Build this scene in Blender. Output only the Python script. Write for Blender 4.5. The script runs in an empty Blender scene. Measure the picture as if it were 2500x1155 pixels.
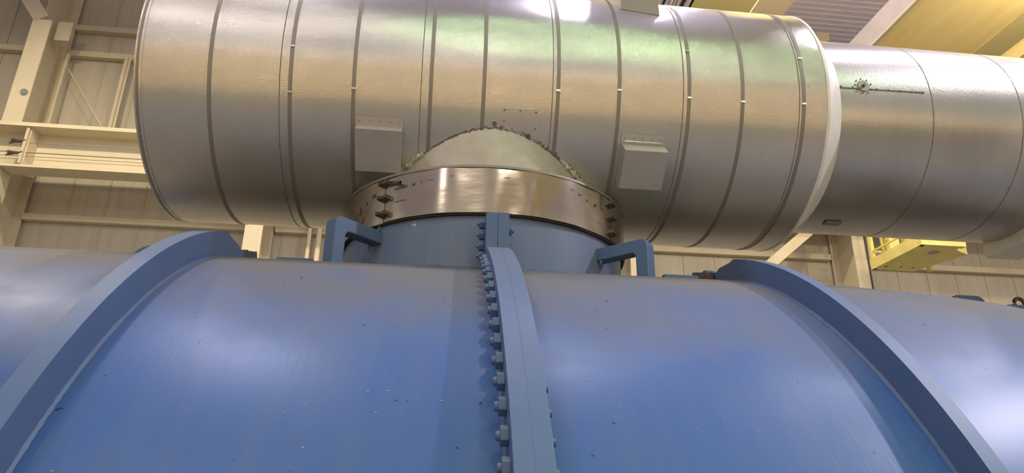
import bpy, math, random
from mathutils import Vector, Matrix
random.seed(7)
sc = bpy.context.scene
PI = math.pi
# ---------------- camera ----------------
PITCH, YAW, ROLL, FPX = 0.3602841, 0.1082257, 0.0132741, 1681.134
fw = Vector((math.sin(YAW)*math.cos(PITCH), math.cos(YAW)*math.cos(PITCH), math.sin(PITCH)))
rt = Vector((math.cos(YAW), -math.sin(YAW), 0)); up = rt.cross(fw)
c_, s_ = math.cos(ROLL), math.sin(ROLL)
rt2 = rt*c_ + up*s_; up2 = up*c_ - rt*s_
cam_d = bpy.data.cameras.new('camera'); cam = bpy.data.objects.new('camera', cam_d)
sc.collection.objects.link(cam)
cam_d.sensor_fit = 'HORIZONTAL'; cam_d.sensor_width = 36.0; cam_d.lens = FPX*36.0/2500.0
cam_d.clip_start = 0.05; cam_d.clip_end = 200
m = Matrix((rt2, up2, -fw)).transposed().to_4x4(); m.translation = Vector((0, 0, 1.736))
cam.matrix_world = m
sc.camera = cam
# ---------------- world, exposure ----------------
w = bpy.data.worlds.new('hall_air'); sc.world = w; w.use_nodes = True
bg = w.node_tree.nodes['Background']; bg.inputs[0].default_value = (0.60, 0.565, 0.50, 1); bg.inputs[1].default_value = 0.74
sc.view_settings.view_transform = 'Standard'; sc.view_settings.look = 'None'
sc.view_settings.gamma = 1.0; sc.view_settings.use_curve_mapping = False
sc.view_settings.exposure = 0.25
# ---------------- lamps of the hall (fixtures are built further down) ----------------
WARM = (1.0, 0.85, 0.56); COOL = (0.92, 0.86, 1.0); GREEN = (0.62, 1.0, 0.48); WHITE = (1.0, 0.91, 0.80)
LAMPS = [  # x, y, z, watts, colour, diameter
 (-10.0, 10.6, 14.0, 610, WARM, .6), (-2.6, 10.6, 14.0, 610, WARM, .6), (4.8, 10.6, 14.0, 610, WARM, .6), (13.5, 10.6, 14.0, 500, WARM, .6),
 (-3.9, 4.7, 14.0, 360, COOL, .7), (2.9, 5.1, 14.0, 260, COOL, .5), (5.6, 4.9, 14.0, 160, COOL, .5), (8.9, 3.8, 14.0, 280, COOL, .55), (16.5, 2.0, 14.0, 300, COOL, .55),
 (-4.8, -3.6, 14.0, 170, WHITE, .5), (2.2, -5.0, 14.0, 250, GREEN, .5), (9.4, -6.4, 14.0, 240, GREEN, .5), (-12.0, -4.0, 14.0, 230, WHITE, .5),
 (-12.0, -12.8, 14.0, 330, WHITE, .7), (-4.0, -12.4, 14.0, 330, WHITE, .7), (4.5, -13.0, 14.0, 330, WHITE, .7), (13.0, -13.0, 14.0, 330, WHITE, .7),  # row added as fill from behind; the second also matches a duct highlight
]
def area(name, loc, size, watts, col, aim=(0, 0, -1), size_y=None):
    d = bpy.data.lights.new(name, 'AREA'); d.energy = watts; d.color = col; d.size = size
    d.shape = 'DISK' if size_y is None else 'RECTANGLE'
    if size_y: d.size_y = size_y
    o = bpy.data.objects.new(name, d); sc.collection.objects.link(o)
    o.rotation_euler = Vector(aim).to_track_quat('-Z', 'Y').to_euler(); o.location = loc
    return o

# ---------------- geometry constants ----------------
YS, R = 5.0236, 3.2                 # turbine casing axis (z = 0) and radius
YD, ZD, RD, RS = 4.9205, 4.6323, 0.978, 0.808   # crossover duct
NX, NR = 0.3236, 1.0448             # neck

# ---------------- material helpers ----------------
def nd(nt, t, **k):
    n = nt.nodes.new(t)
    for a, v in k.items(): setattr(n, a, v)
    return n
def mat(name, col, rough=.6, metal=0., spec=.5, var=None, vscale=3., bump=0., bscale=60., stretch=(1, 1, 1), dust=None, specks=None, rvar=0.):
    m = bpy.data.materials.new(name); m.use_nodes = True; nt = m.node_tree; L = nt.links
    b = nt.nodes['Principled BSDF']
    b.inputs['Base Color'].default_value = (*col, 1); b.inputs['Roughness'].default_value = rough
    b.inputs['Metallic'].default_value = metal; b.inputs['Specular IOR Level'].default_value = spec
    tc = nd(nt, 'ShaderNodeTexCoord'); mp = nd(nt, 'ShaderNodeMapping'); mp.inputs['Scale'].default_value = stretch
    L.new(tc.outputs['Object'], mp.inputs[0]); out = None
    cur = None
    def mix(fac, a, bcol):
        x = nd(nt, 'ShaderNodeMix', data_type='RGBA')
        L.new(fac, x.inputs[0])
        if isinstance(a, tuple): x.inputs[6].default_value = (*a, 1)
        else: L.new(a, x.inputs[6])
        x.inputs[7].default_value = (*bcol, 1)
        return x.outputs[2]
    def ramp(src, lo, hi, v0=0., v1=1.):
        r = nd(nt, 'ShaderNodeMapRange'); L.new(src, r.inputs[0])
        for i, v in enumerate((lo, hi, v0, v1)): r.inputs[i+1].default_value = v
        return r.outputs[0]
    cur = col
    if var:
        n = nd(nt, 'ShaderNodeTexNoise'); n.inputs['Scale'].default_value = vscale; n.inputs['Detail'].default_value = 6
        n.inputs['Roughness'].default_value = .65; L.new(mp.outputs[0], n.inputs[0])
        cur = mix(ramp(n.outputs[0], .35, .68), cur, var)
        if rvar:
            L.new(ramp(n.outputs[0], .3, .7, rough-rvar, rough+rvar), b.inputs['Roughness'])
    if dust:   # dust lying on faces that point upward
        g = nd(nt, 'ShaderNodeNewGeometry'); sx = nd(nt, 'ShaderNodeSeparateXYZ'); L.new(g.outputs['Normal'], sx.inputs[0])
        n = nd(nt, 'ShaderNodeTexNoise'); n.inputs['Scale'].default_value = 1.4; n.inputs['Detail'].default_value = 7; L.new(tc.outputs['Object'], n.inputs[0])
        a = nd(nt, 'ShaderNodeMath', operation='MULTIPLY_ADD'); L.new(n.outputs[0], a.inputs[0]); a.inputs[1].default_value = .35; L.new(sx.outputs[2], a.inputs[2])
        cur = mix(ramp(a.outputs[0], dust[1], dust[2], 0, dust[3]), cur, dust[0])
        L.new(ramp(a.outputs[0], dust[1], dust[2], rough, min(1, rough+.4)), b.inputs['Roughness'])
        L.new(ramp(a.outputs[0], dust[1], dust[2], spec, .05), b.inputs['Specular IOR Level'])
    if specks:
        n = nd(nt, 'ShaderNodeTexNoise'); n.inputs['Scale'].default_value = specks[1]; n.inputs['Detail'].default_value = 3; L.new(tc.outputs['Object'], n.inputs[0])
        cur = mix(ramp(n.outputs[0], specks[2], specks[2]+.015), cur, specks[0])
    if not isinstance(cur, tuple): L.new(cur, b.inputs['Base Color'])
    if bump:
        n = nd(nt, 'ShaderNodeTexNoise'); n.inputs['Scale'].default_value = bscale; n.inputs['Detail'].default_value = 2; L.new(mp.outputs[0], n.inputs[0])
        bp = nd(nt, 'ShaderNodeBump'); bp.inputs['Strength'].default_value = bump; bp.inputs['Distance'].default_value = .01
        L.new(n.outputs[0], bp.inputs['Height']); L.new(bp.outputs[0], b.inputs['Normal'])
    return m
BLUE = (0.050, 0.117, 0.315); DUSTC = (0.185, 0.17, 0.148)
M_blue = mat('blue_paint', BLUE, .38, 0, .24, var=(0.070, 0.128, 0.295), vscale=1.5, bump=.035, bscale=14, stretch=(5, .8, .8), dust=(DUSTC, .85, 1.11, .95), specks=((.03, .045, .08), 26, .735))
M_blue_d = mat('blue_paint_flat', (0.075, 0.130, 0.26), .5, 0, .4, var=(0.09, 0.145, 0.26), vscale=5, bump=.05, bscale=50, dust=(DUSTC, .85, 1.3, .6), specks=((.30, .13, .07), 24, .745))
M_neck = mat('blue_paint_neck', (0.11, 0.16, 0.29), .45, 0, .4, var=(0.15, 0.19, 0.29), vscale=2.5, bump=.05, bscale=40, stretch=(2.5, 2.5, .5), specks=((.22, .26, .32), 34, .745))
M_weld = mat('weld_bead', (0.07, 0.115, 0.21), .6, var=(.12, .16, .23), vscale=14, bump=.3, bscale=60)
M_rust = mat('rusty_cut_edge', (0.42, 0.13, 0.06), .85, var=(.05, .05, .07), vscale=16, bump=.6, bscale=60)
M_duct = mat('embossed_aluminium', (0.54, 0.515, 0.475), .19, .76, .5, var=(0.61, 0.58, 0.535), vscale=1.6, bump=.2, bscale=230, stretch=(1, 1, 1))
M_small = mat('brushed_aluminium', (0.49, 0.475, 0.45), .31, .78, .5, var=(0.41, 0.395, 0.37), vscale=2.2, bump=.16, bscale=160, stretch=(1, .3, .3))
M_strap = mat('steel_strapping', (0.27, 0.245, 0.215), .5, .5, .4)
M_clip = mat('strap_clip_steel', (.85, .8, .7), .25, 1.)
M_collar = mat('cladding_end_collar', (0.86, 0.83, 0.77), .45, .1, .5, var=(.74, .71, .65), vscale=5, bump=.1, bscale=30)
M_box = mat('access_box_sheet', (0.56, 0.53, 0.49), .42, .6, .5, var=(.52, .49, .45), vscale=5, bump=.25, bscale=160)
M_riser = mat('dusty_cladding_sheet', (0.50, 0.465, 0.41), .5, .4, .4, var=(.40, .36, .31), vscale=5, bump=.35, bscale=5)
M_brown = mat('brown_clad_box', (0.33, 0.29, 0.255), .55, .2, .4, var=(.30, .26, .23), vscale=3)
M_fluff = mat('insulation_wool', (0.72, 0.68, 0.58), .95, var=(.4, .36, .3), vscale=30, bump=.8, bscale=90)
M_tar = mat('dark_sealant', (0.10, 0.085, 0.075), .8, var=(.25, .22, .19), vscale=30, bump=.5, bscale=60)
M_band = mat('stained_stainless', (0.50, 0.42, 0.33), .17, .9, .5, var=(0.56, 0.48, 0.38), vscale=2.2, bump=.1, bscale=5, stretch=(1, 1, 3))
M_smear = mat('dark_smear', (0.12, 0.10, 0.09), .6, .4, var=(.2, .17, .14), vscale=30)
M_bolt = mat('oily_bolt', (0.06, 0.055, 0.05), .4, .7, var=(.2, .18, .15), vscale=60)
M_wall = mat('cream_sheet_wall', (0.50, 0.455, 0.355), .75, 0, .2, var=(0.43, 0.39, 0.30), vscale=1.3, stretch=(3.2, 1, .25))
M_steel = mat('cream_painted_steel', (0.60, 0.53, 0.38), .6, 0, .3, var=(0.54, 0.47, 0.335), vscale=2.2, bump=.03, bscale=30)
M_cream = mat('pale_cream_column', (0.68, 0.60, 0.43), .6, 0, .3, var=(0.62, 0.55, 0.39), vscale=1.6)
M_roof = mat('decking_violet_light_cast', (0.66, 0.66, 0.98), .7, 0, .3, var=(.62, .62, .92), vscale=1.5)  # violet cast of lens flare and cool lamp light put into the base colour
M_yel = mat('crane_yellow', (0.70, 0.56, 0.25), .5, 0, .4, var=(0.64, 0.49, 0.20), vscale=1.1, stretch=(4, .4, 1))
M_yel2 = mat('cab_yellow', (0.78, 0.68, 0.24), .6, 0, .3, var=(0.68, 0.58, 0.19), vscale=4, specks=((.25, .2, .07), 18, .75))
M_olive = mat('crane_underside_cream', (0.50, 0.44, 0.20), .6, 0, .3, var=(.46, .39, .19), vscale=1.5)
M_peach = mat('crane_walkway_plate', (0.60, 0.50, 0.34), .6, 0, .3, var=(.55, .45, .31), vscale=1.5)
M_grey = mat('crane_grey_plate', (0.36, 0.32, 0.36), .6, 0, .3, var=(.31, .28, .31), vscale=2)
M_dark = mat('dark_hole', (0.03, 0.027, 0.025), .8)
M_black = mat('black_cable', (0.02, 0.02, 0.02), .5)
M_floor = mat('concrete_floor', (0.26, 0.25, 0.23), .5, var=(.14, .13, .11), vscale=1.2)
M_house = mat('lamp_housing', (.35, .36, .38), .4, .6)
M_chalk = mat('chalk_scratch', (.16, .22, .36), .8)
M_chip = mat('paint_chip', (.34, .22, .17), .8)

# ---------------- mesh helpers ----------------
class MB:
    def __init__(s): s.v = []; s.f = []; s.sm = []
    def add(s, vs, fs, smooth=False):
        o = len(s.v); s.v += [tuple(v) for v in vs]; s.f += [tuple(i+o for i in f) for f in fs]; s.sm += [smooth]*len(fs); return s
    def box(s, x0, x1, y0, y1, z0, z1):
        vs = [(x, y, z) for x in (x0, x1) for y in (y0, y1) for z in (z0, z1)]
        return s.add(vs, [(0, 1, 3, 2), (4, 6, 7, 5), (0, 4, 5, 1), (2, 3, 7, 6), (0, 2, 6, 4), (1, 5, 7, 3)])
    def hexa(s, a, b):   # two quads (corresponding corners) -> solid
        return s.add(list(a)+list(b), [(0, 1, 2, 3), (7, 6, 5, 4), (0, 4, 5, 1), (1, 5, 6, 2), (2, 6, 7, 3), (3, 7, 4, 0)])
    def bar(s, p, q, wx, wy, ref=(0, 0, 1)):
        p = Vector(p); q = Vector(q); d = (q-p).normalized(); a = d.cross(Vector(ref))
        if a.length < 1e-4: a = d.cross(Vector((0, 1, 0)))
        a.normalize(); b = a.cross(d); h = [a*(wx/2)+b*(wy/2), -a*(wx/2)+b*(wy/2), -a*(wx/2)-b*(wy/2), a*(wx/2)-b*(wy/2)]
        return s.hexa([p+x for x in h], [q+x for x in h])
    def cyl(s, p, q, r, r2=None, n=16, caps=True, smooth=True):
        r2 = r if r2 is None else r2
        p = Vector(p); q = Vector(q); d = (q-p).normalized(); a = d.orthogonal().normalized(); b = d.cross(a)
        vs = [p+(a*math.cos(2*PI*i/n)+b*math.sin(2*PI*i/n))*r for i in range(n)] + [q+(a*math.cos(2*PI*i/n)+b*math.sin(2*PI*i/n))*r2 for i in range(n)]
        s.add(vs, [(i, (i+1) % n, n+(i+1) % n, n+i) for i in range(n)], smooth)
        if caps: s.add(vs, [tuple(range(n))[::-1], tuple(range(n, 2*n))])
        return s
    def tube(s, pts, r, n=8):
        pts = [Vector(p) for p in pts]; N = len(pts); vs = []
        for i, p in enumerate(pts):
            d = (pts[min(i+1, N-1)]-pts[max(i-1, 0)]).normalized(); a = d.cross(Vector((0, 0, 1)))
            if a.length < .05: a = d.cross(Vector((1, 0, 0)))
            a.normalize(); b = a.cross(d); rr = r[i] if isinstance(r, (list, tuple)) else r
            vs += [p+(a*math.cos(2*PI*k/n)+b*math.sin(2*PI*k/n))*rr for k in range(n)]
        fs = [(i*n+k, i*n+(k+1) % n, (i+1)*n+(k+1) % n, (i+1)*n+k) for i in range(N-1) for k in range(n)]
        return s.add(vs, fs, True)
    def revx(s, prof, yc, zc, a0=0., a1=360., n=160, smooth=True, closed=False):
        """turn (x, r) profile about the x axis through (yc, zc); angle from +y towards +z"""
        full = abs(a1-a0-360) < 1e-6; k = len(prof); cols = n if full else n+1
        vs = []
        for j in range(cols):
            t = math.radians(a0+(a1-a0)*j/n); vs += [(x, yc+r*math.cos(t), zc+r*math.sin(t)) for x, r in prof]
        fs = []
        K = k if closed else k-1
        for j in range(n):
            j2 = (j+1) % cols
            for i in range(K): fs.append((j*k+i, j*k+(i+1) % k, j2*k+(i+1) % k, j2*k+i))
        s.add(vs, fs, smooth)
        if closed and not full: s.add(vs, [tuple(range(k)), tuple(range((cols-1)*k, cols*k))[::-1]])
        return s
    def revz(s, prof, xc, yc, a0=0., a1=360., n=128, smooth=True, closed=False):
        o = len(s.v); s.revx(prof, 0, 0, a0, a1, n, smooth, closed)
        for i in range(o, len(s.v)):
            h, a, b = s.v[i]; s.v[i] = (xc+a, yc+b, h)
        return s
    def build(s, name, m, parent=None, bevel=0, auto=True, **props):
        me = bpy.data.meshes.new(name); me.from_pydata(s.v, [], s.f); me.validate(clean_customdata=False)
        if len(me.polygons) == len(s.sm): me.polygons.foreach_set('use_smooth', s.sm)
        import bmesh
        b = bmesh.new(); b.from_mesh(me); bmesh.ops.remove_doubles(b, verts=b.verts, dist=1e-5); bmesh.ops.recalc_face_normals(b, faces=b.faces)
        for e in b.edges:
            if len(e.link_faces) == 2 and e.calc_face_angle(0) > .6: e.smooth = False
        b.to_mesh(me); b.free()
        me.materials.append(m); o = bpy.data.objects.new(name, me); sc.collection.objects.link(o)
        if parent: o.parent = parent; o.matrix_parent_inverse = Matrix.Translation(-parent.location)
        if bevel:
            md = o.modifiers.new('bevel', 'BEVEL'); md.width = bevel; md.segments = 2; md.limit_method = 'ANGLE'
        for k, v in props.items(): o[k] = v
        return o
def thing(name, label, cat, loc, group=None):
    o = bpy.data.objects.new(name, None); sc.collection.objects.link(o); o.location = loc; o.empty_display_size = .2
    o['label'] = label; o['category'] = cat
    if group: o['group'] = group
    return o
def tag(o, label, cat, group=None):
    o['label'] = label; o['category'] = cat
    if group: o['group'] = group
    return o
def struct(o): o['kind'] = 'structure'; return o
def pc(t, r=R): return (YS+r*math.cos(t), r*math.sin(t))     # point on the casing circle

# =====================================================================
# the hall
# =====================================================================
struct(MB().box(-30, 30, -20, 17.95, -.3, 0).build('floor', M_floor))
wb = MB().box(-30, 30, 17.8, 17.95, 0, 15.8)
x = -30.
while x < 30:      # standing seams of the wall sheeting
    wb.box(x, x+.03, 17.775, 17.8, 0, 15.8); x += .92
struct(wb.build('wall_north', M_wall))
struct(MB().box(-30, 30, -20.2, -20, 0, 5.6).build('wall_south', M_wall))
cb = MB().box(-30, 30, -20, 17.95, 15.8, 16.0)
y = -20.
while y < 17.7:
    cb.box(-30, 30, y, y+.05, 15.77, 15.8); y += .22
struct(cb.build('ceiling', M_roof))
for i, x in enumerate((-14.5, -6.2, 1.4, 6.2, 9.4, 15.)):
    tag(MB().box(x, x+.16, -19.9, 17.75, 15.35, 15.71).build('roof_rafter', M_roof), 'violet-grey roof rafter under the decking %s' % ('in the upper corner over the left wall', 'hidden behind the big duct', 'hidden above the round duct crown', 'beside the pale crane walkway', 'beside the yellow crane deck', 'beyond the yellow crane deck')[i], 'beam')

# columns of the north wall: near flange, web, far flange
COLS = [(-11.2, -10.72, 'tall cream steel column behind the runway girder, dark oval mark on its face'),
        (-4.88, -4.45, 'pale lit cream column standing behind the left end of the blue ring'),
        (4.93, 5.46, 'cream column seen through the opening of the bent bracket bar'),
        (11.21, 11.62, 'cream column with a black cable down its face, beside the yellow cab')]
for x0, x1, lab in COLS:
    t = thing('steel_column', lab, 'column', ((x0+x1)/2, 17.1, 0), 'steel columns of the north wall')
    MB().box(x0, x1, 16.6, 16.64, 0, 13.56 if x0 < -8 else 15.3).build('near_flange', M_cream, t)
    xm = (x0+x1)/2
    MB().box(xm-.012, xm+.012, 16.64, 17.66, 0, 15.3).build('web', M_steel, t)
    MB().box(x0, x1, 17.66, 17.7, 0, 15.3).build('far_flange', M_steel, t)
    if x0 < -8:
        marked = t
        MB().cyl((-10.86, 16.6, 11.3), (-10.86, 16.56, 11.3), .085, n=20).build('conduit_cover', M_house, t, label='small oval grey cover')
    if x0 > 8:
        MB().tube([(11.56, 16.575, 6.), (11.57, 16.575, 8.5), (11.55, 16.575, 12), (11.56, 16.575, 15)], .022).build('cable', M_black, t, label='black cable running down the column face')
        MB().box(11.62, 11.8, 17.2, 17.4, 0, 15.2).build('side_post', M_cream, t)
# knee brace at the column head, upper left
MB().bar((-11.0, 16.61, 13.6), (-12.3, 16.61, 15.3), .38, .03, (0, 1, 0)).build('knee_brace', M_steel, marked)
MB().box(-10.73, -10.35, 16.9, 16.94, 13.15, 13.75).build('gusset_plate', M_steel, marked)
# girts (horizontal members on the wall)
def girt(x0, x1, z1, h, lab):
    tag(MB().box(x0, x1, 17.6, 17.62, z1-h, z1).box(x0, x1, 17.62, 17.78, z1-h, z1-h+.012).box(x0, x1, 17.62, 17.78, z1-.012, z1).build('wall_girt', M_steel), lab, 'beam', 'horizontal girts of the north wall')
girt(-10.7, -4.9, 8.36, .16, 'horizontal wall girt under the runway girder, left of the lit pale column')
girt(-30, -11.25, 8.36, .16, 'low horizontal wall girt beyond the marked column')
girt(-4.4, 4.9, 8.36, .16, 'horizontal wall girt crossing behind the two thin pipes')
girt(5.5, 11.15, 8.36, .16, 'horizontal wall girt passing behind the diagonal flat brace')
girt(11.85, 30, 8.2, .16, 'horizontal wall girt running behind the yellow crane cab')
girt(-30, -11.25, 13.37, .17, 'high horizontal girt on the outer side of the marked column')
girt(-10.7, 4.9, 13.33, .17, 'high horizontal girt from which the thin diagonal rod hangs')
girt(-10.7, 4.9, 14.2, .17, 'topmost horizontal girt near the column head')
girt(-30, -11.25, 9.2, .10, 'horizontal girt in shadow beyond the marked column')
girt(5.5, 11.15, 10.6, .16, 'high horizontal girt hidden behind the silver duct')
tag(MB().bar((-10.7, 17.55, 12.9), (-9.2, 17.55, 10.8), .03, .03).build('tie_rod', M_steel), 'thin diagonal tie rod crossing the wall bay above the runway girder', 'rod')
tag(MB().box(-9.12, -9.04, 17.5, 17.6, 9.85, 13.2).box(-9.04, -8.98, 17.56, 17.6, 9.85, 13.2).build('wall_post', M_steel), 'slim vertical wall post beside the rounded end of the duct', 'post')
tag(MB().box(-10.6, -10.54, 17.4, 17.5, 10.1, 13.1).build('wall_post', M_steel), 'slim bright vertical post close behind the marked column', 'post')
for xx, r, lab in ((-3.47, .055, 'thin cream vertical pipe, the one nearer the lit column'), (-3.22, .07, 'thicker cream vertical pipe next to the blue bracket bar')):
    tag(MB().cyl((xx, 17.45, 0), (xx, 17.45, 9.3), r, n=14).build('wall_pipe', M_cream), lab, 'pipe', 'vertical pipes on the north wall')
# diagonal flat brace, right
tag(MB().bar((5.9, 16.62, 5.25), (11.1, 16.62, 9.55), .27, .05, (0, 1, 0)).build('diagonal_brace', M_cream), 'lit cream flat brace slanting up from the blue ring to the duct', 'brace')

# runway girder
t = thing('runway_girder', 'cream steel crane runway girder running along the wall left of the duct', 'beam', (-9, 16.25, 8.9))
MB().box(-30, 30, 15.98, 16.58, 10.02, 10.12).build('top_flange', M_cream, t)
MB().box(-30, 30, 16.45, 16.47, 9.02, 10.02).build('web', M_cream, t)
MB().box(-30, 30, 16.05, 16.58, 8.96, 9.02).build('bottom_flange', M_cream, t)
MB().box(-30, 30, 16.14, 16.24, 10.12, 10.2).build('rail', M_grey, t)
for i in range(9):
    xx = -22.2+i*6.05
    MB().box(xx-.015, xx+.015, 16.08, 16.45, 9.02, 10.02).build('stiffener', M_steel, t)
for z, r in ((9.62, .008), (9.36, .014), (9.26, .008)):
    tag(MB().cyl((-30, 16.1, z), (30, 16.1, z), r, n=8).build('conductor_bar', M_brown), 'thin conductor bar along the runway girder, the %s of three' % {9.62: 'topmost', 9.36: 'middle', 9.26: 'lowest'}[z], 'bar', 'conductor bars on the runway girder')
for xx in (-10.15,):
    t = thing('conductor_bracket', 'dirty bracket with insulators holding the conductor bars at the column', 'bracket', (xx, 16.1, 9.4))
    MB().box(xx-.03, xx+.03, 16.02, 16.07, 9.04, 10.0).build('plate', M_steel, t)
    for z in (9.62, 9.3):
        b = MB()
        for k in range(4): b.cyl((xx-.3+k*.06, 16.03, z), (xx-.27+k*.06, 16.03, z+.01), .055-.006*k, n=10)
        b.bar((xx-.34, 16.03, z-.07), (xx+.02, 16.03, z+.04), .03, .03).build('insulator', M_bolt, t)
MB().hexa([(-11.3, 16.05, 8.95), (-10.6, 16.05, 8.95), (-10.6, 16.05, 8.8), (-11.3, 16.05, 8.8)], [(-11.3, 16.6, 8.95), (-10.6, 16.6, 8.95), (-10.6, 16.6, 8.2), (-11.3, 16.6, 8.2)]).build('girder_bracket', M_steel, marked)

# overhead crane bridge, running across the hall (parallel to y)
t = thing('crane_bridge', 'yellow overhead crane bridge girder in the top corner above the narrow duct', 'crane', (10.3, 0, 11))
MB().box(9.12, 11.4, -18, 16.4, 11.0, 11.06).build('bottom_plate', M_yel, t)
MB().box(9.06, 9.12, -18, 16.4, 10.98, 11.56).build('side_plate', M_grey, t)
MB().box(9.03, 9.075, -18, 16.4, 10.965, 10.99).build('edge_angle', M_peach, t)
MB().box(11.44, 12.1, -18, 16.4, 11.0, 11.06).build('walkway_plate', M_olive, t)
MB().box(12.55, 13.3, -18, 16.4, 11.0, 11.5).build('outer_girder', M_yel, t)
for k in range(3): MB().bar((12.1, 7.8+k*2.1, 11.03), (12.55, 8.8+k*2.1, 11.03), .05, .05).build('lattice_strut', M_peach, t)
MB().box(9.2, 13.2, 15.4, 16.55, 10.25, 11.0).build('end_truck', M_yel, t)
t = thing('crane_bridge', 'olive and cream crane bridge girder beside the violet roof decking', 'crane', (5.3, 0, 11))
MB().box(4.7, 5.98, -18, 16.4, 11.0, 11.06).build('bottom_plate', M_olive, t)
MB().box(4.68, 4.74, -18, 16.4, 11.0, 12.5).build('side_plate', M_grey, t)
MB().box(6.02, 6.72, -18, 16.4, 11.02, 11.06).build('walkway_plate', M_peach, t)
for k in range(4): MB().box(4.62-.03*k, 4.66-.03*k, -18, 16.4, 11.2+.35*k, 11.26+.35*k).build('side_rail', M_peach if k % 2 else M_dark, t)
MB().box(4.6, 6.8, 15.4, 16.55, 10.25, 11.0).build('end_truck', M_yel, t)

# crane cab hanging from the yellow bridge
t = thing('crane_cab', 'yellow crane cab hanging under the crane, flat floor with a round hole', 'crane cab', (11., 14., 7.))
z0 = 7.0
MB().hexa([(10.47, 13.1, z0), (11.40, 13.1, z0), (11.52, 14.88, z0), (10.47, 14.88, z0)], [(10.47, 13.1, z0+.04), (11.40, 13.1, z0+.04), (11.52, 14.88, z0+.04), (10.47, 14.88, z0+.04)]).build('floor_plate', M_yel2, t)
MB().hexa([(11.25, 13.5, z0-.0), (11.42, 13.3, z0), (11.95, 13.6, z0+.02), (11.52, 14.88, z0)], [(11.25, 13.5, z0+.35), (11.42, 13.3, z0+.35), (11.95, 13.6, z0+.35), (11.95, 14.88, z0+.35)]).build('side_skirt', M_yel2, t)
MB().box(10.44, 10.47, 13.1, 14.9, z0, z0+.26).build('toe_board', M_yel2, t)
MB().box(10.44, 11.5, 13.07, 13.1, z0, z0+.3).build('toe_board', M_yel2, t)
MB().cyl((11.05, 13.52, z0-.002), (11.05, 13.52, z0-.01), .12, n=24).build('hole_rim', M_grey, t, label='dark round hole')
for px_, py_ in ((10.5, 14.85), (10.5, 13.15), (11.45, 13.15), (11.9, 14.8)):
    MB().bar((px_, py_, z0), (px_, py_, 11.), .09, .09).build('corner_post', M_yel2, t)
for px_, zz in ((10.75, 7.5), (11.2, 7.85)): MB().box(px_, px_+.26, 14.5, 14.7, zz-.3, zz+.25).build('control_box', M_yel2, t)
b = MB()
for zz in (7.45, 7.9, 8.4): b.bar((10.5, 13.15, zz), (10.5, 14.85, zz), .04, .04).bar((10.5, 14.85, zz), (11.9, 14.8, zz), .04, .04)
b.build('guard_rail', M_yel2, t)
for px_ in (10.62, 11.0, 11.3): MB().cyl((px_, 14.6, z0), (px_, 14.6, 11), .035, n=10).build('conduit', M_yel2, t)

# hall lamps, all above or behind the frame
for i, (x, y, z, wts, col, dia) in enumerate(LAMPS):
    t = thing('high_bay_lamp', 'round high bay lamp hanging under the roof decking', 'lamp', (x, y, z), 'high bay lamps under the roof')
    MB().revz([(z+.01, dia/2+.02), (z+.06, dia/2+.03), (z+.3, .14), (z+.55, .12), (z+.56, .001)], x, y, n=24).build('reflector', M_house, t)
    MB().cyl((x, y, z+.55), (x, y, 15.72), .015, n=6).build('hanger', M_house, t)
    for loc, wt, aim in (((x, y, z), wts*.88, (0, 0, -1)), ((x, y, z+.62), wts*.22, (0, 0, 1))):  # second, upward glow added to brighten the roof decking
        a = area('lamp_glow', loc, dia, wt, col, aim); a.parent = t; a.matrix_parent_inverse = Matrix.Translation(-Vector((x, y, z)))
for i, (x, zz) in enumerate(((-16, 2.6), (-9, 2.7), (-2, 2.9), (5, 3.2), (12, 3.6), (19, 4.6))):
    t = thing('strip_lamp', 'long golden strip lamp on the wall behind the viewer', 'lamp', (x, -19.85, zz), 'strip lamps on the rear wall')
    MB().box(x-3.3, x+3.3, -19.97, -19.84, zz-.2, zz+.2).build('housing', M_house, t)
    a = area('lamp_glow', (x, -19.8, zz), 6.4, 175, (1.0, .66, .30), (0, 1, 0), .22); a.parent = t; a.matrix_parent_inverse = Matrix.Translation(-Vector((x, -19.85, zz)))
t = thing('crane_lamp', 'round lamp hanging under the yellow crane bridge and shining straight down', 'lamp', (10.7, 6.05, 10.4))
MB().revz([(10.41, .26), (10.46, .27), (10.7, .12), (10.99, .06)], 10.7, 6.05, n=24).build('reflector', M_house, t)
a = area('lamp_glow', (10.7, 6.05, 10.4), .45, 170, COOL); a.parent = t; a.matrix_parent_inverse = Matrix.Translation(-Vector((10.7, 6.05, 10.4)))
t = thing('crane_lamp', 'round lamp under the yellow crane bridge, out over the near side of the blue casing', 'lamp', (9.8, 1.9, 10.4))
MB().revz([(10.41, .26), (10.46, .27), (10.7, .12), (10.99, .06)], 9.8, 1.9, n=24).build('reflector', M_house, t)
a = area('lamp_glow', (9.8, 1.9, 10.4), .4, 820, COOL); a.parent = t; a.matrix_parent_inverse = Matrix.Translation(-Vector((9.8, 1.9, 10.4)))
for cx, cw, cl in ((11.0, 220, 'unseen lamp added to light the underside of the yellow crane bridge'), (5.4, 150, 'unseen lamp added to light the underside of the olive crane bridge')):
    t = thing('crane_lamp', cl, 'lamp', (cx, 7.2, 10.6))
    MB().box(cx-.3, cx+.3, 7.0, 7.4, 10.45, 10.95).build('housing', M_house, t)
    a = area('lamp_glow', (cx, 7.6, 10.3), .4, cw, (1, .85, .6), (0, .9, .4)); a.parent = t; a.matrix_parent_inverse = Matrix.Translation(-Vector((cx, 7.2, 10.6)))  # added light aimed forward and up to brighten the bridge undersides

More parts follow.
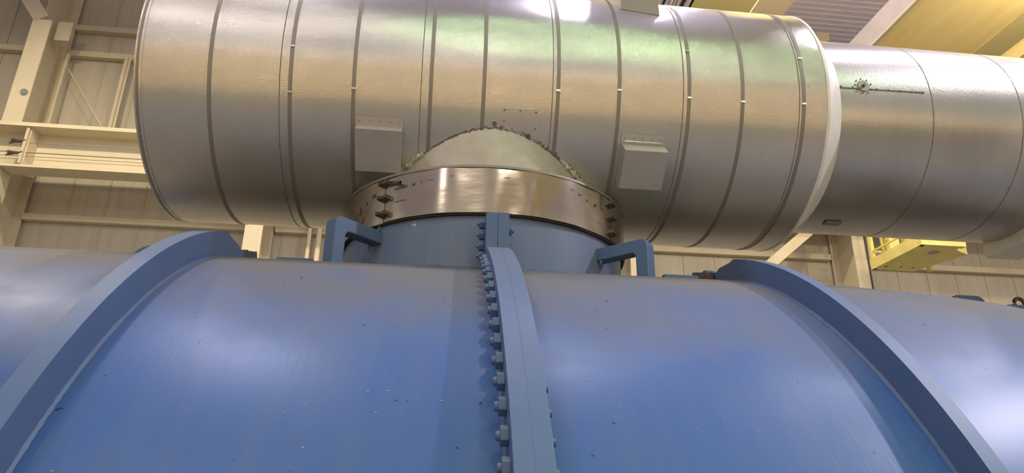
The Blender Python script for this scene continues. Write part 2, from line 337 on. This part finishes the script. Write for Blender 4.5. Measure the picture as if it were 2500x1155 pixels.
# =====================================================================
# turbine casing
# =====================================================================
tc = thing('turbine_casing', 'huge blue painted turbine casing with ribs and a bolted joint, filling the foreground', 'turbine casing', (.32, YS, 0))
MB().revx([(-7.0, R), (-1.27, R), (.25, R)], YS, 0, 0, 180, 180).build('shell', M_blue, tc)
MB().revx([(.38, R), (1.86, R), (2.55, R), (2.82, 3.184), (3.18, 3.168), (3.49, 3.14), (3.73, 3.104), (3.98, 3.068), (4.4, 3.0), (5.2, 2.86), (6.5, 2.6), (8, 2.3)], YS, 0, 0, 180, 180).build('shell', M_blue, tc)
# stiffening rings: full height up to the crest, flame cut to a low jagged stub behind it
def ring(x0, x1, h, ta, tb, name='stiffening_ring'):
    n = 220; vs = []; rnd = random.Random(int(abs(x0)*100))
    for j in range(n+1):
        th = 182-(182-ta)*j/n if j <= n else 0
        if True:
            y1, z1 = pc(math.radians(th), R+h); y0, z0 = pc(math.radians(th), R-.05)
        vs += [(x0, y0, z0), (x0, y1, z1), (x1, y1, z1), (x1, y0, z0)]
    fs = [(j*4+k, j*4+(k+1) % 4, (j+1)*4+(k+1) % 4, (j+1)*4+k) for j in range(n) for k in range(4)]
    b = MB().add(vs, fs, False)
    # chamfered end and jagged stub
    K = [(ta, h), (ta-1.2, h*.82), (tb+.9, .085), (tb, .062)]
    th = tb
    while th > 96:
        th -= .55; K.append((th, .055+.05*(tb-th)/6+rnd.uniform(-.009, .012)))
    K.append((94.5, .0))
    vs = []
    for th, hh in K:
        y1, z1 = pc(math.radians(th), R+hh); y0, z0 = pc(math.radians(th), R-.05); vs += [(x0, y0, z0), (x0, y1, z1), (x1, y1, z1), (x1, y0, z0)]
    b.add(vs, [(j*4+k, j*4+(k+1) % 4, (j+1)*4+(k+1) % 4, (j+1)*4+k) for j in range(len(K)-1) for k in range(4)])
    b.add(vs, [tuple(range(len(vs)-4, len(vs)))])
    return b.build(name, M_blue_d, tc)
ring(-1.355, -1.27, .147, 107.5, 102.5)
ring(1.863, 1.930, .135, 107.9, 103.2)
# weld fillets
def fillet(x, sgn, w=.011, a0=108, a1=182, r=R, name='weld_bead', m=M_weld):
    rnd = random.Random(int(x*1000)); n = 260; vs = []
    for j in range(n+1):
        t = math.radians(a0+(a1-a0)*j/n); ww = w*(1+.18*rnd.uniform(-1, 1))
        for dx, dr in ((0, ww), (sgn*ww*.5, ww*.35), (sgn*ww, -.003)):
            yy, zz = pc(t, r+dr); vs.append((x+dx, yy, zz))
    MB().add(vs, [(j*3+k, j*3+k+1, (j+1)*3+k+1, (j+1)*3+k) for j in range(n) for k in range(2)], True).build(name, m, tc)
fillet(-1.27, 1, m=M_blue_d); fillet(1.863, -1, m=M_blue_d); fillet(.252, -1, .014, m=M_blue_d); fillet(.385, 1, .014, m=M_blue_d)
for x0, th0, th1 in ((1.855, 103.4, 97.5),):
    vs = []
    for j in range(9):
        th = math.radians(th0-.7-(th0-th1-1)*j/8)
        for rr in (R+.012, R+.058): yy, zz = pc(th, rr); vs.append((x0, yy, zz)); vs.append((x0+.004, yy, zz))
    MB().add(vs, [(j*4, j*4+2, j*4+6, j*4+4) for j in range(7)]).build('rust_patch', M_rust, tc, label='orange rust on the torch-cut edge')
# central split joint: two flange halves, rim plates
AF = 112.6
MB().revx([(.252, R-.04), (.252, R+.115), (.256, R+.14), (.3225, R+.14), (.3225, R-.04)], YS, 0, AF, 182, 200, False, True).build('joint_flange', M_blue_d, tc, bevel=.0012)
MB().revx([(.3226, R-.04), (.3226, R+.14), (.390, R+.14), (.390, R-.04)], YS, 0, AF, 182, 200, False, True).build('joint_flange', M_blue_d, tc, bevel=.0012)
# neck with its vertical joint bars
zt = 3.46
def saddle_wall(xc, yc, r, a0, a1, n, zf, ztop):
    vs = []
    for j in range(n+1):
        t = math.radians(a0+(a1-a0)*j/n); xx, yy = xc+r*math.cos(t), yc+r*math.sin(t); vs += [(xx, yy, zf(xx, yy)), (xx, yy, ztop)]
    return MB().add(vs, [(2*j, 2*j+2, 2*j+3, 2*j+1) for j in range(n)], True)
saddle_wall(NX, YS, NR, 0, 360, 144, lambda x, y: math.sqrt(R*R-(y-YS)**2)-.03, zt).build('neck', M_neck, tc)
def neckweld(t0, t1):
    rnd = random.Random(3); n = 200; vs = []
    for j in range(n+1):
        t = math.radians(t0+(t1-t0)*j/n); w_ = .013*(1+.35*rnd.uniform(-1, 1))
        for dr, dz in ((.0, w_), (w_*.6, w_*.5), (w_*1.2, 0)):
            xx, yy = NX+(NR+dr)*math.cos(t), YS+(NR+dr)*math.sin(t); vs.append((xx, yy, math.sqrt(R*R-(yy-YS)**2)+dz-.002))
    MB().add(vs, [(j*3+k, j*3+k+1, (j+1)*3+k+1, (j+1)*3+k) for j in range(n) for k in range(2)], True).build('weld_bead', M_weld, tc)
neckweld(200, 340)
for x0, x1 in ((.252, .3206), (.3214, .388)):
    MB().box(x0, x1, 3.725, 3.99, 2.95, 3.297).build('neck_joint_bar', M_blue_d, tc, bevel=.004)
# faint chalk marks on the neck
for (a0, z0_), (a1, z1_) in [((240.62, 3.376), (240.9, 3.331)), ((241.42, 3.379), (241.64, 3.325)), ((240.02, 3.362), (242.1, 3.359)), ((239.91, 3.348), (242.2, 3.345)), ((237.76, 3.376), (239.8, 3.372)), ((238.77, 3.341), (239.46, 3.336))]:
    def npt(a, z, r=NR+.001): a = math.radians(a); return Vector((NX+r*math.cos(a), YS+r*math.sin(a), z))
    MB().tube([npt(a0, z0_), npt((a0+a1)/2, (z0_+z1_)/2), npt(a1, z1_)], .0011, 5).build('chalk_mark', M_clip, tc)
# nuts with stud ends
def nut(loc, n_dir, sz, h, ang=0):
    loc = Vector(loc); d = Vector(n_dir).normalized(); ref = Vector((0, math.cos(ang), math.sin(ang))); b_ = d.cross(ref)
    vs = [loc+(ref*math.cos(PI*i/3)+b_*math.sin(PI*i/3))*sz for i in range(6)]; vs2 = [v+d*h for v in vs]
    o = MB().add(vs+vs2, [(0, 1, 2, 3, 4, 5), (11, 10, 9, 8, 7, 6)]+[(i, (i+1) % 6, 6+(i+1) % 6, 6+i) for i in range(6)]).build('nut', M_blue_d, tc, bevel=.002)
    s = MB().cyl(loc+d*h, loc+d*(h+.014), sz*.52, sz*.42, n=12).build('stud_end', M_blue_d); s.parent = o
    return o
TH = [116.3, 118.5, 120.3, 122.2, 124.4, 126.6, 128.8, 131.0, 133.2, 135.4, 137.6, 139.7, 141.9, 144.2, 146.4, 148.6, 150.8, 153., 155.2]
for th in TH:
    t = math.radians(th); yy, zz = pc(t, R+.085); nut((.252, yy, zz), (-1, 0, 0), .036 if th > 124 else .030, .028, t)
    if th > 138: yy, zz = pc(t, R+.055); nut((.39, yy, zz), (1, 0, 0), .034, .012, t)
for z in (3.255, 3.185, 3.115, 3.055): nut((.252, 3.83, z), (-1, 0, 0), .030, .032, 0)
nut((.388, 3.84, 3.225), (1, 0, 0), .028, .026, 0)
# bent bracket bars between casing and neck (radial, at 45 degrees)
def bracket(sgn):
    d = Vector((sgn, -1, 0)).normalized(); c = Vector((NX, YS, 0)); n_ = Vector((0, 0, 1)).cross(d)
    r0 = 1.42; ztop = 3.335 if sgn < 0 else 3.29; wv, th_ = .085, .095
    prof = [(NR-.02, ztop-.085), (r0-wv, ztop-.085)]
    for k in range(4): a = PI/2*k/3; prof.append((r0-wv-.0+.0*k, ztop-.085)) if k == 0 else None
    # outline of the bar in the (radius, z) plane
    rad = .05
    out = [(NR-.03, ztop), (r0-rad, ztop)] + [(r0-rad+rad*math.sin(PI/2*k/6), ztop-rad+rad*math.cos(PI/2*k/6)) for k in range(1, 7)] + [(r0, 2.95), (r0-wv, 2.95), (r0-wv, ztop-.105), (r0-wv-.02, ztop-.085), (NR-.03, ztop-.085)]
    vs = [c+d*r+n_*(th_/2)+Vector((0, 0, z)) for r, z in out] + [c+d*r-n_*(th_/2)+Vector((0, 0, z)) for r, z in out]
    k = len(out)
    o = MB().add(vs, [tuple(range(k)), tuple(range(2*k-1, k-1, -1))]+[(i, (i+1) % k, k+(i+1) % k, k+i) for i in range(k)]).build('bracket_bar', M_blue_d, tc, bevel=.006)
    for q in range(2):
        p = c+d*(NR+.03)+n_*(.04 if q else -.04); MB().cyl(p+Vector((0, 0, ztop-.01 if q else ztop-.09)), p+Vector((0, 0, ztop+.035 if q else ztop-.125)), .012, .002, n=8).build('weld_spatter', M_weld).parent = o
bracket(-1); bracket(1)
# lifting lugs at the far ends of the casing
def lug(x0, x1, y, z0, z1, th=.05, rr=.07):
    out = [(x0, z0), (x0, z1-rr*.2)] + [(x0+rr*.4+(-rr*.4)*math.cos(PI/2*k/4), z1-rr*.2+rr*.2*math.sin(PI/2*k/4)) for k in range(1, 5)] + [(x1-rr+rr*math.sin(PI/2*k/6), z1-rr+rr*math.cos(PI/2*k/6)) for k in range(7)] + [(x1, z0)]
    k = len(out); vs = [(a, y, b) for a, b in out]+[(a, y+th, b) for a, b in out]
    return MB().add(vs, [tuple(range(k)), tuple(range(2*k-1, k-1, -1))]+[(i, (i+1) % k, k+(i+1) % k, k+i) for i in range(k)]).build('lifting_lug', M_blue_d, tc, bevel=.004)
lug(4.19, 4.455, 5.0, 2.7, 3.322); lug(4.50, 4.79, 4.85, 2.6, 3.215)
eb = MB()
eb.tube([(4.755+.045*math.cos(a*PI/10), 5.0, 3.268+.045*math.sin(a*PI/10)) for a in range(21)], .016, 10)
eb.cyl((4.755, 5.0, 3.0), (4.755, 5.0, 3.225), .02).build('eyebolt', M_bolt, tc)
MB().cyl((4.95, 5.0, 2.9), (4.95, 5.0, 3.27), .14).build('lug_boss', M_blue_d, tc)
b = MB(); n = 14
out = [(-2.235, 3.1)]+[(-2.07-.165*math.cos(PI*k/n), 3.30+.12*math.sin(PI*k/n)) for k in range(n+1)]+[(-1.905, 3.1)]
k = len(out); vs = [(a, 5.0, c) for a, c in out]+[(a, 5.06, c) for a, c in out]
b.add(vs, [tuple(range(k)), tuple(range(2*k-1, k-1, -1))]+[(i, (i+1) % k, k+(i+1) % k, k+i) for i in range(k)]).build('lifting_lug', M_blue_d, tc)
MB().box(-1.02, -.80, 4.22, 4.5, 3.05, 3.118).build('pad_plate', M_blue_d, tc)
MB().box(1.47, 1.70, 4.2, 4.5, 3.05, 3.118).build('pad_plate', M_blue_d, tc)
# scratches and paint chips on the shell (thin flakes)
rnd = random.Random(5)
def flake(x, th, r, sx, sa, m, name):
    n = 7; vs = []
    for i in range(n):
        a = 2*PI*i/n; q = rnd.uniform(.6, 1); yy, zz = pc(math.radians(th)+sa*math.sin(a)*q/r, r+.0012); vs.append((x+sx*math.cos(a)*q, yy, zz))
    MB().add(vs, [tuple(range(n))]).build(name, m, tc)
for x, th in ((-.17, 139.2), (-.24, 139.3), (-.2, 141.2), (.03, 140.0), (.6, 137.5), (-.42, 144.1), (1.19, 142.0), (.55, 131.), (-1.0, 131.), (-1.15, 146)):
    flake(x, th, R, .006, .005, M_chip, 'paint_chip')
for k in range(16): flake(rnd.uniform(-.95, 1.6), rnd.uniform(118, 148), R, .002, .012, M_chalk, 'scratch')

# =====================================================================
# stainless clamp band around the neck joint
# =====================================================================
RB = 1.078; BB, BT = 3.384, 3.697
cbn = thing('clamp_band', 'shiny stained stainless clamp band around the neck under the duct', 'clamp band', (NX, YS, BB))
A1 = math.degrees(math.atan2(4.213-YS, -.385-NX)) % 360; A2 = math.degrees(math.atan2(4.337-YS, 1.156-NX)) % 360
def bandseg(a0, a1, dz=0):
    n = 96; vs = []
    for j in range(n+1):
        t = math.radians(a0+(a1-a0)*j/n); wob = .0025*math.sin(9*t)+.002*math.sin(23*t+1)
        for r, z in ((RB-.006+wob, BB+dz), (RB+wob, BB+dz), (RB+wob*1.5+.002*math.sin(31*t), BB+.11), (RB+wob*.8+.002*math.sin(17*t+2), BB+.21), (RB+wob, BT), (RB-.006+wob, BT)): vs.append((NX+r*math.cos(t), YS+r*math.sin(t), z))
    MB().add(vs, [(j*6+k, j*6+(k+1) % 6, (j+1)*6+(k+1) % 6, (j+1)*6+k) for j in range(n) for k in range(6)], True).build('band_segment', M_band, cbn)
bandseg(A1+.15, A2-.15); bandseg(A2+.15, A2+125, .004); bandseg(A2+125.5, A1+360-.15, -.006)
MB().revz([(BT-.002, RB-.01), (BT+.012, RB-.008), (BT+.012, RB+.006), (BT-.004, RB+.006)], NX, YS, closed=True, n=160).build('top_lip', M_strap, cbn)
MB().revz([(BB-.012, NR-.004), (BB-.012, RB-.012), (BB+.01, RB-.008), (BB+.01, NR-.004)], NX, YS, closed=True, n=160).build('gasket', M_dark, cbn)
MB().revz([(BT, RB-.01), (BT+.02, .95), (BT+.03, .90)], NX, YS, n=120).build('top_plate', M_riser, cbn)
for ang, tag_ in ((A1, 'l'), (A2, 'r')):
    for i, z in enumerate((3.655, 3.552, 3.44)):
        t = math.radians(ang); c = Vector((NX+(RB+.022)*math.cos(t), YS+(RB+.022)*math.sin(t), z)); tan = Vector((-math.sin(t), math.cos(t), 0)); rad = Vector((math.cos(t), math.sin(t), 0))
        b = MB(); b.bar(c-tan*.034, c+tan*.034, .018, .018)
        for s in (-1, 1): b.cyl(c+tan*s*.022, c+tan*s*.04, .017, .015, n=6, smooth=False).bar(c+tan*s*.03-rad*.024, c+tan*s*.03+rad*.012, .022, .026)
        if tag_ == 'l' and i == 0: b.tube([c+tan*.03, c+tan*.10+Vector((0, 0, -.018)), c+tan*.155+Vector((0, 0, -.035))], [.009, .008, .011])
        b.build('clamp_bolt', M_bolt, cbn)
def smear(a, z, da, dz, seed):
    rn = random.Random(seed); n = 14; vs = []
    for i in range(n):
        q = 2*PI*i/n; r_ = rn.uniform(.45, 1); t = math.radians(a)+da*math.cos(q)*r_/RB; vs.append((NX+(RB+.0045)*math.cos(t), YS+(RB+.0045)*math.sin(t), z+dz*math.sin(q)*r_+.25*da*0))
    MB().add(vs, [tuple(range(n))]).build('dark_smear', M_smear, cbn)
for i, (a, z, da, dz) in enumerate(((A1+6, 3.60, .05, .010), (A1+9, 3.605, .015, .012), (A1+12, 3.61, .014, .015), (A1+15, 3.62, .004, .012), (A1+19, 3.62, .03, .003), (A1+7, 3.505, .07, .004), (A1-6, 3.60, .018, .02), (A1-10, 3.56, .02, .03), (A1-14, 3.53, .018, .05), (A1-18, 3.49, .02, .05), (A1-12, 3.45, .02, .04), (A1-21, 3.55, .012, .06),
                                    (A1+45, 3.63, .03, .003), (A2-18, 3.62, .025, .012), (A2-14, 3.6, .012, .014), (A2-10, 3.585, .01, .018), (A2-22, 3.63, .03, .008), (A2-6, 3.58, .008, .016), (A1+26, 3.635, .02, .004), (A2-8, 3.47, .014, .004))): smear(a, z, da, dz, i)

# =====================================================================
# crossover duct
# =====================================================================
du = thing('crossover_duct', 'large silver aluminium clad crossover duct with dark straps, running overhead', 'duct', (0, YD, ZD))
MB().revx([(-2.015, .25), (-2.015, RD-.03), (-2.013, RD), (-1.8, RD), (2.695, RD), (2.697, RD-.03), (2.697, .5)], YD, ZD, n=256).build('wide_cladding', M_duct, du)
MB().revx([(2.80, RS), (5.2, RS), (9.5, RS)], YD, ZD, n=220).build('narrow_cladding', M_small, du)
MB().revx([(2.694, RD-.004), (2.74, RD-.035), (2.80, RS+.07), (2.885, RS+.004), (2.885, RS-.01)], YD, ZD, n=220).build('end_collar', M_collar, du, label='pale bare collar where the wide cladding ends')
def strap(x, w=.026, tilt=0., clips=(), m=M_strap, t=.0025, r=RD, name='strap'):
    n = 200; vs = []
    for j in range(n):
        a = 2*PI*j/n; xx = x+tilt*math.sin(a)
        for dx, rr in ((-w/2, r-.001), (-w/2, r+t), (w/2, r+t), (w/2, r-.001)): vs.append((xx+dx, YD+rr*math.cos(a), ZD+rr*math.sin(a)))
    o = MB().add(vs, [(j*4+k, j*4+k+1, ((j+1) % n)*4+k+1, ((j+1) % n)*4+k) for j in range(n) for k in range(3)], True).build(name, m, du)
    for a in clips:
        a = math.radians(a); c = MB().box(-w*.55, w*.55, -.006, .006, 0, .006).build('strap_clip', M_clip); c.parent = o
        c.location = (x+tilt*math.sin(a), YD+(r+t)*math.cos(a), ZD+(r+t)*math.sin(a)); c.rotation_euler = (a-PI/2, 0, 0)
    return o
for x, cl in ((-1.554, ()), (-1.042, (206, 188)), (-.632, (203,)), (-.125, ()), (.231, ()), (.738, (198,)), (1.164, (196,)), (1.662, (176, 197)), (2.05, (197,)), (2.502, (175, 196))):
    strap(x, .026, 0, cl)
strap(-2.0, .018, m=M_strap, t=.006)
MB().revx([(-2.02, RD-.02), (-2.02, RD+.006), (-1.975, RD+.004), (-1.975, RD-.002)], YD, ZD, n=220).build('end_hem', M_duct, du)
for x in (-.19, .70, 1.62, 2.47, -.02-1.09): strap(x, .005, m=M_tar, t=.0015, name='sheet_seam')
for x in (3.62, 4.35): strap(x, .006, m=M_tar, t=.0012, r=RS, name='sheet_seam')
strap(2.69, .02, m=M_collar, t=.003, name='end_hem')
# access boxes on the underside
def abox(x0, x1, ya, za, yo, zo, y2, z2, yb, zb, dx):
    bx = thing2 = bpy.data.objects.new('access_box', None); sc.collection.objects.link(bx); bx.parent = du; bx.location = (0, 0, 0); bx.matrix_parent_inverse = Matrix.Translation(-du.location)
    a = [(x0, ya, za), (x1, ya, za), (x1, yb, zb), (x0, yb, zb)]
    f = [(x0, yo, zo), (x1+dx, yo, zo), (x1+dx*.7, y2, z2), (x0, y2, z2)]
    a2 = [(p[0], p[1]+.09, p[2]+.09) for p in a]
    o = MB().hexa(f, a2).build('access_box', M_box, du, bevel=.002)
    bpy.data.objects.remove(bx)
    # riveted strip above the box
    vs = []
    n = 6
    A0 = math.atan2(za-ZD, ya-YD); A0 = A0+2*PI if A0 < 0 else A0
    for j in range(n+1):
        an = A0-.062*j/n
        for xx in (x0-.005, x1+.005): vs.append((xx, YD+(RD+.006)*math.cos(an), ZD+(RD+.006)*math.sin(an)))
    s = MB().add(vs, [(2*j, 2*j+1, 2*j+3, 2*j+2) for j in range(n)], True).build('fixing_strip', M_box); s.parent = o
    an = A0-.03
    for q in range(5):
        xx = x0+.02+(x1-x0-.04)*q/4; c = Vector((xx, YD+(RD+.006)*math.cos(an), ZD+(RD+.006)*math.sin(an)))
        r_ = MB().cyl(c, c+Vector((0, math.cos(an), math.sin(an)))*.004, .0032, n=8).build('rivet', M_bolt); r_.parent = o
abox(-.605, -.30, 4.135, 4.045, 4.075, 3.985, 4.285, 3.775, 4.40, 3.80, .0)
abox(1.205, 1.50, 4.135, 4.045, 4.05, 3.942, 4.25, 3.745, 4.40, 3.80, .01)
# bent cover flange over the second box
an0 = math.radians(216.2)
MB().bar((1.228, YD+(RD+.004)*math.cos(an0), ZD+(RD+.004)*math.sin(an0)), (1.488, YD+(RD+.004)*math.cos(an0), ZD+(RD+.004)*math.sin(an0)), .006, .006).build('edge_strip', M_clip, du)
# cover patch with bright edges
def dp(x, ang, r=RD): a = math.radians(ang); return (x, YD+r*math.cos(a), ZD+r*math.sin(a))
vs = []
for j in range(11):
    an = 206.2+(222-206.2)*j/10
    for xx in (.372, .602): vs.append(dp(xx, an, RD+.004))
pt = MB().add(vs, [(2*j, 2*j+1, 2*j+3, 2*j+2) for j in range(10)], True).build('cover_patch', M_duct, du)
MB().tube([dp(.372, 222-1.4*k, RD+.004) for k in range(12)]+[dp(.602, 206.2+1.4*k, RD+.004) for k in range(12)], .0032, 6).build('bright_edge', M_clip).parent = pt
for xx, an in ((.38, 207.3), (.485, 207.2), (.592, 207.4), (.378, 211.5), (.594, 214)):
    c = Vector(dp(xx, an, RD+.004)); MB().cyl(c, c+Vector((0, math.cos(math.radians(an)), math.sin(math.radians(an))))*.005, .005, n=8).build('screw', M_bolt).parent = pt
c = Vector(dp(.315, 212.9)); MB().cyl(c, c+Vector((0, -.8, -.5))*.004, .016, n=18).build('plug_hole', M_tar, du)
c = Vector(dp(.355, 216.4)); MB().cyl(c, c+Vector((0, -.8, -.6))*.02, .016, n=18).build('grommet', M_collar, du)
# riser pipe between neck and duct (upright cylinder cut by the duct underside)
RC = .907
vs = []; n = 160
for j in range(n+1):
    t = 2*PI*j/n; xx, yy = NX+RC*math.cos(t), YS+RC*math.sin(t)
    dd = RD*RD-(yy-YD)**2; zz = ZD-math.sqrt(max(dd, .0))+.01 if dd > .02 else ZD-.1
    vs += [(xx, yy, BT-.05), (xx, yy, max(zz, BT+.02))]
MB().add(vs, [(2*j, 2*j+2, 2*j+3, 2*j+1) for j in range(n)], True).build('riser_cladding', M_riser, du)
def jpt(tdeg, off=0.):
    t = math.radians(tdeg); rc = RC+off; xx, yy = NX+rc*math.cos(t), YS+rc*math.sin(t); return Vector((xx, yy, ZD-math.sqrt(max(RD*RD-(yy-YD)**2, 0))))
def lump(t0, t1, w, m, name, seed, off=.004, dz=0.):
    rn = random.Random(seed); n = int(abs(t1-t0)*2.2); pts = []; rr = []
    for j in range(n+1):
        p = jpt(t0+(t1-t0)*j/n, off+rn.uniform(-.004, .006)); p.z += dz+rn.uniform(-.006, .006); pts.append(p); rr.append(w*rn.uniform(.5, 1.25)*(.35 if j in (0, n) else 1))
    MB().tube(pts, rr, 7).build(name, m, du)
lump(214, 238, .017, M_fluff, 'insulation_tuft', 2, .006)
lump(301, 330, .016, M_fluff, 'insulation_tuft', 3, .006)
lump(205, 345, .006, M_tar, 'joint_sealant', 4, .0)
lump(272, 303, .020, M_tar, 'joint_sealant', 5, -.004, .022)
lump(281, 299, .014, M_tar, 'joint_sealant', 6, .0, .04)
lump(303, 333, .014, M_tar, 'joint_sealant', 7, .012, .012)
# clad box standing on the crown of the duct
MB().hexa([(1.235, 4.075, 5.13), (1.515, 4.045, 5.075), (1.515, 4.045, 6.3), (1.235, 4.075, 6.3)], [(1.235, 4.75, 5.3), (1.515, 4.75, 5.3), (1.515, 4.75, 6.3), (1.235, 4.75, 6.3)]).build('hanger_box', M_brown, du, bevel=.002)
# sampling port and riveted seam on the narrow duct
def sp(x, z, r=RS): return Vector((x, YD-math.sqrt(r*r-(z-ZD)**2), z))
c = sp(3.08, 4.645); nrm = Vector((0, c.y-YD, c.z-ZD)).normalized()
po = MB().cyl(c-nrm*.01, c+nrm*.006, .050, .046, n=28).build('sampling_port', M_strap, du, label='dark round port with rivets')
MB().cyl(c+nrm*.006, c+nrm*.02, .012, n=14).build('plug', M_bolt).parent = po
for k in range(9):
    a = 2*PI*k/9+.3; q = c+Vector((.066*math.cos(a), 0, .062*math.sin(a))); q = sp(q.x, q.z); MB().cyl(q, q+nrm*.006, .005, n=8).build('rivet', M_bolt).parent = po
MB().bar(sp(2.889, 4.615, RS+.001), sp(3.565, 4.628, RS+.001), .005, .007).build('riveted_seam', M_tar, du)
for k in range(8):
    q = sp(2.9+.66*k/7, 4.626); MB().cyl(q, q+nrm*.006, .006, n=8).build('rivet', M_bolt, du)
c = Vector((3.12, 4.93, ZD-RS)); MB().box(3.05, 3.19, 4.80, 4.87, 3.815, 3.83).build('name_plate', M_strap, du, bevel=.01)
# clad support shoe under the narrow duct, right
MB().box(4.73, 5.05, 3.6, 5.2, 3.73, 4.5).build('support_shoe', M_collar, du, bevel=.004)
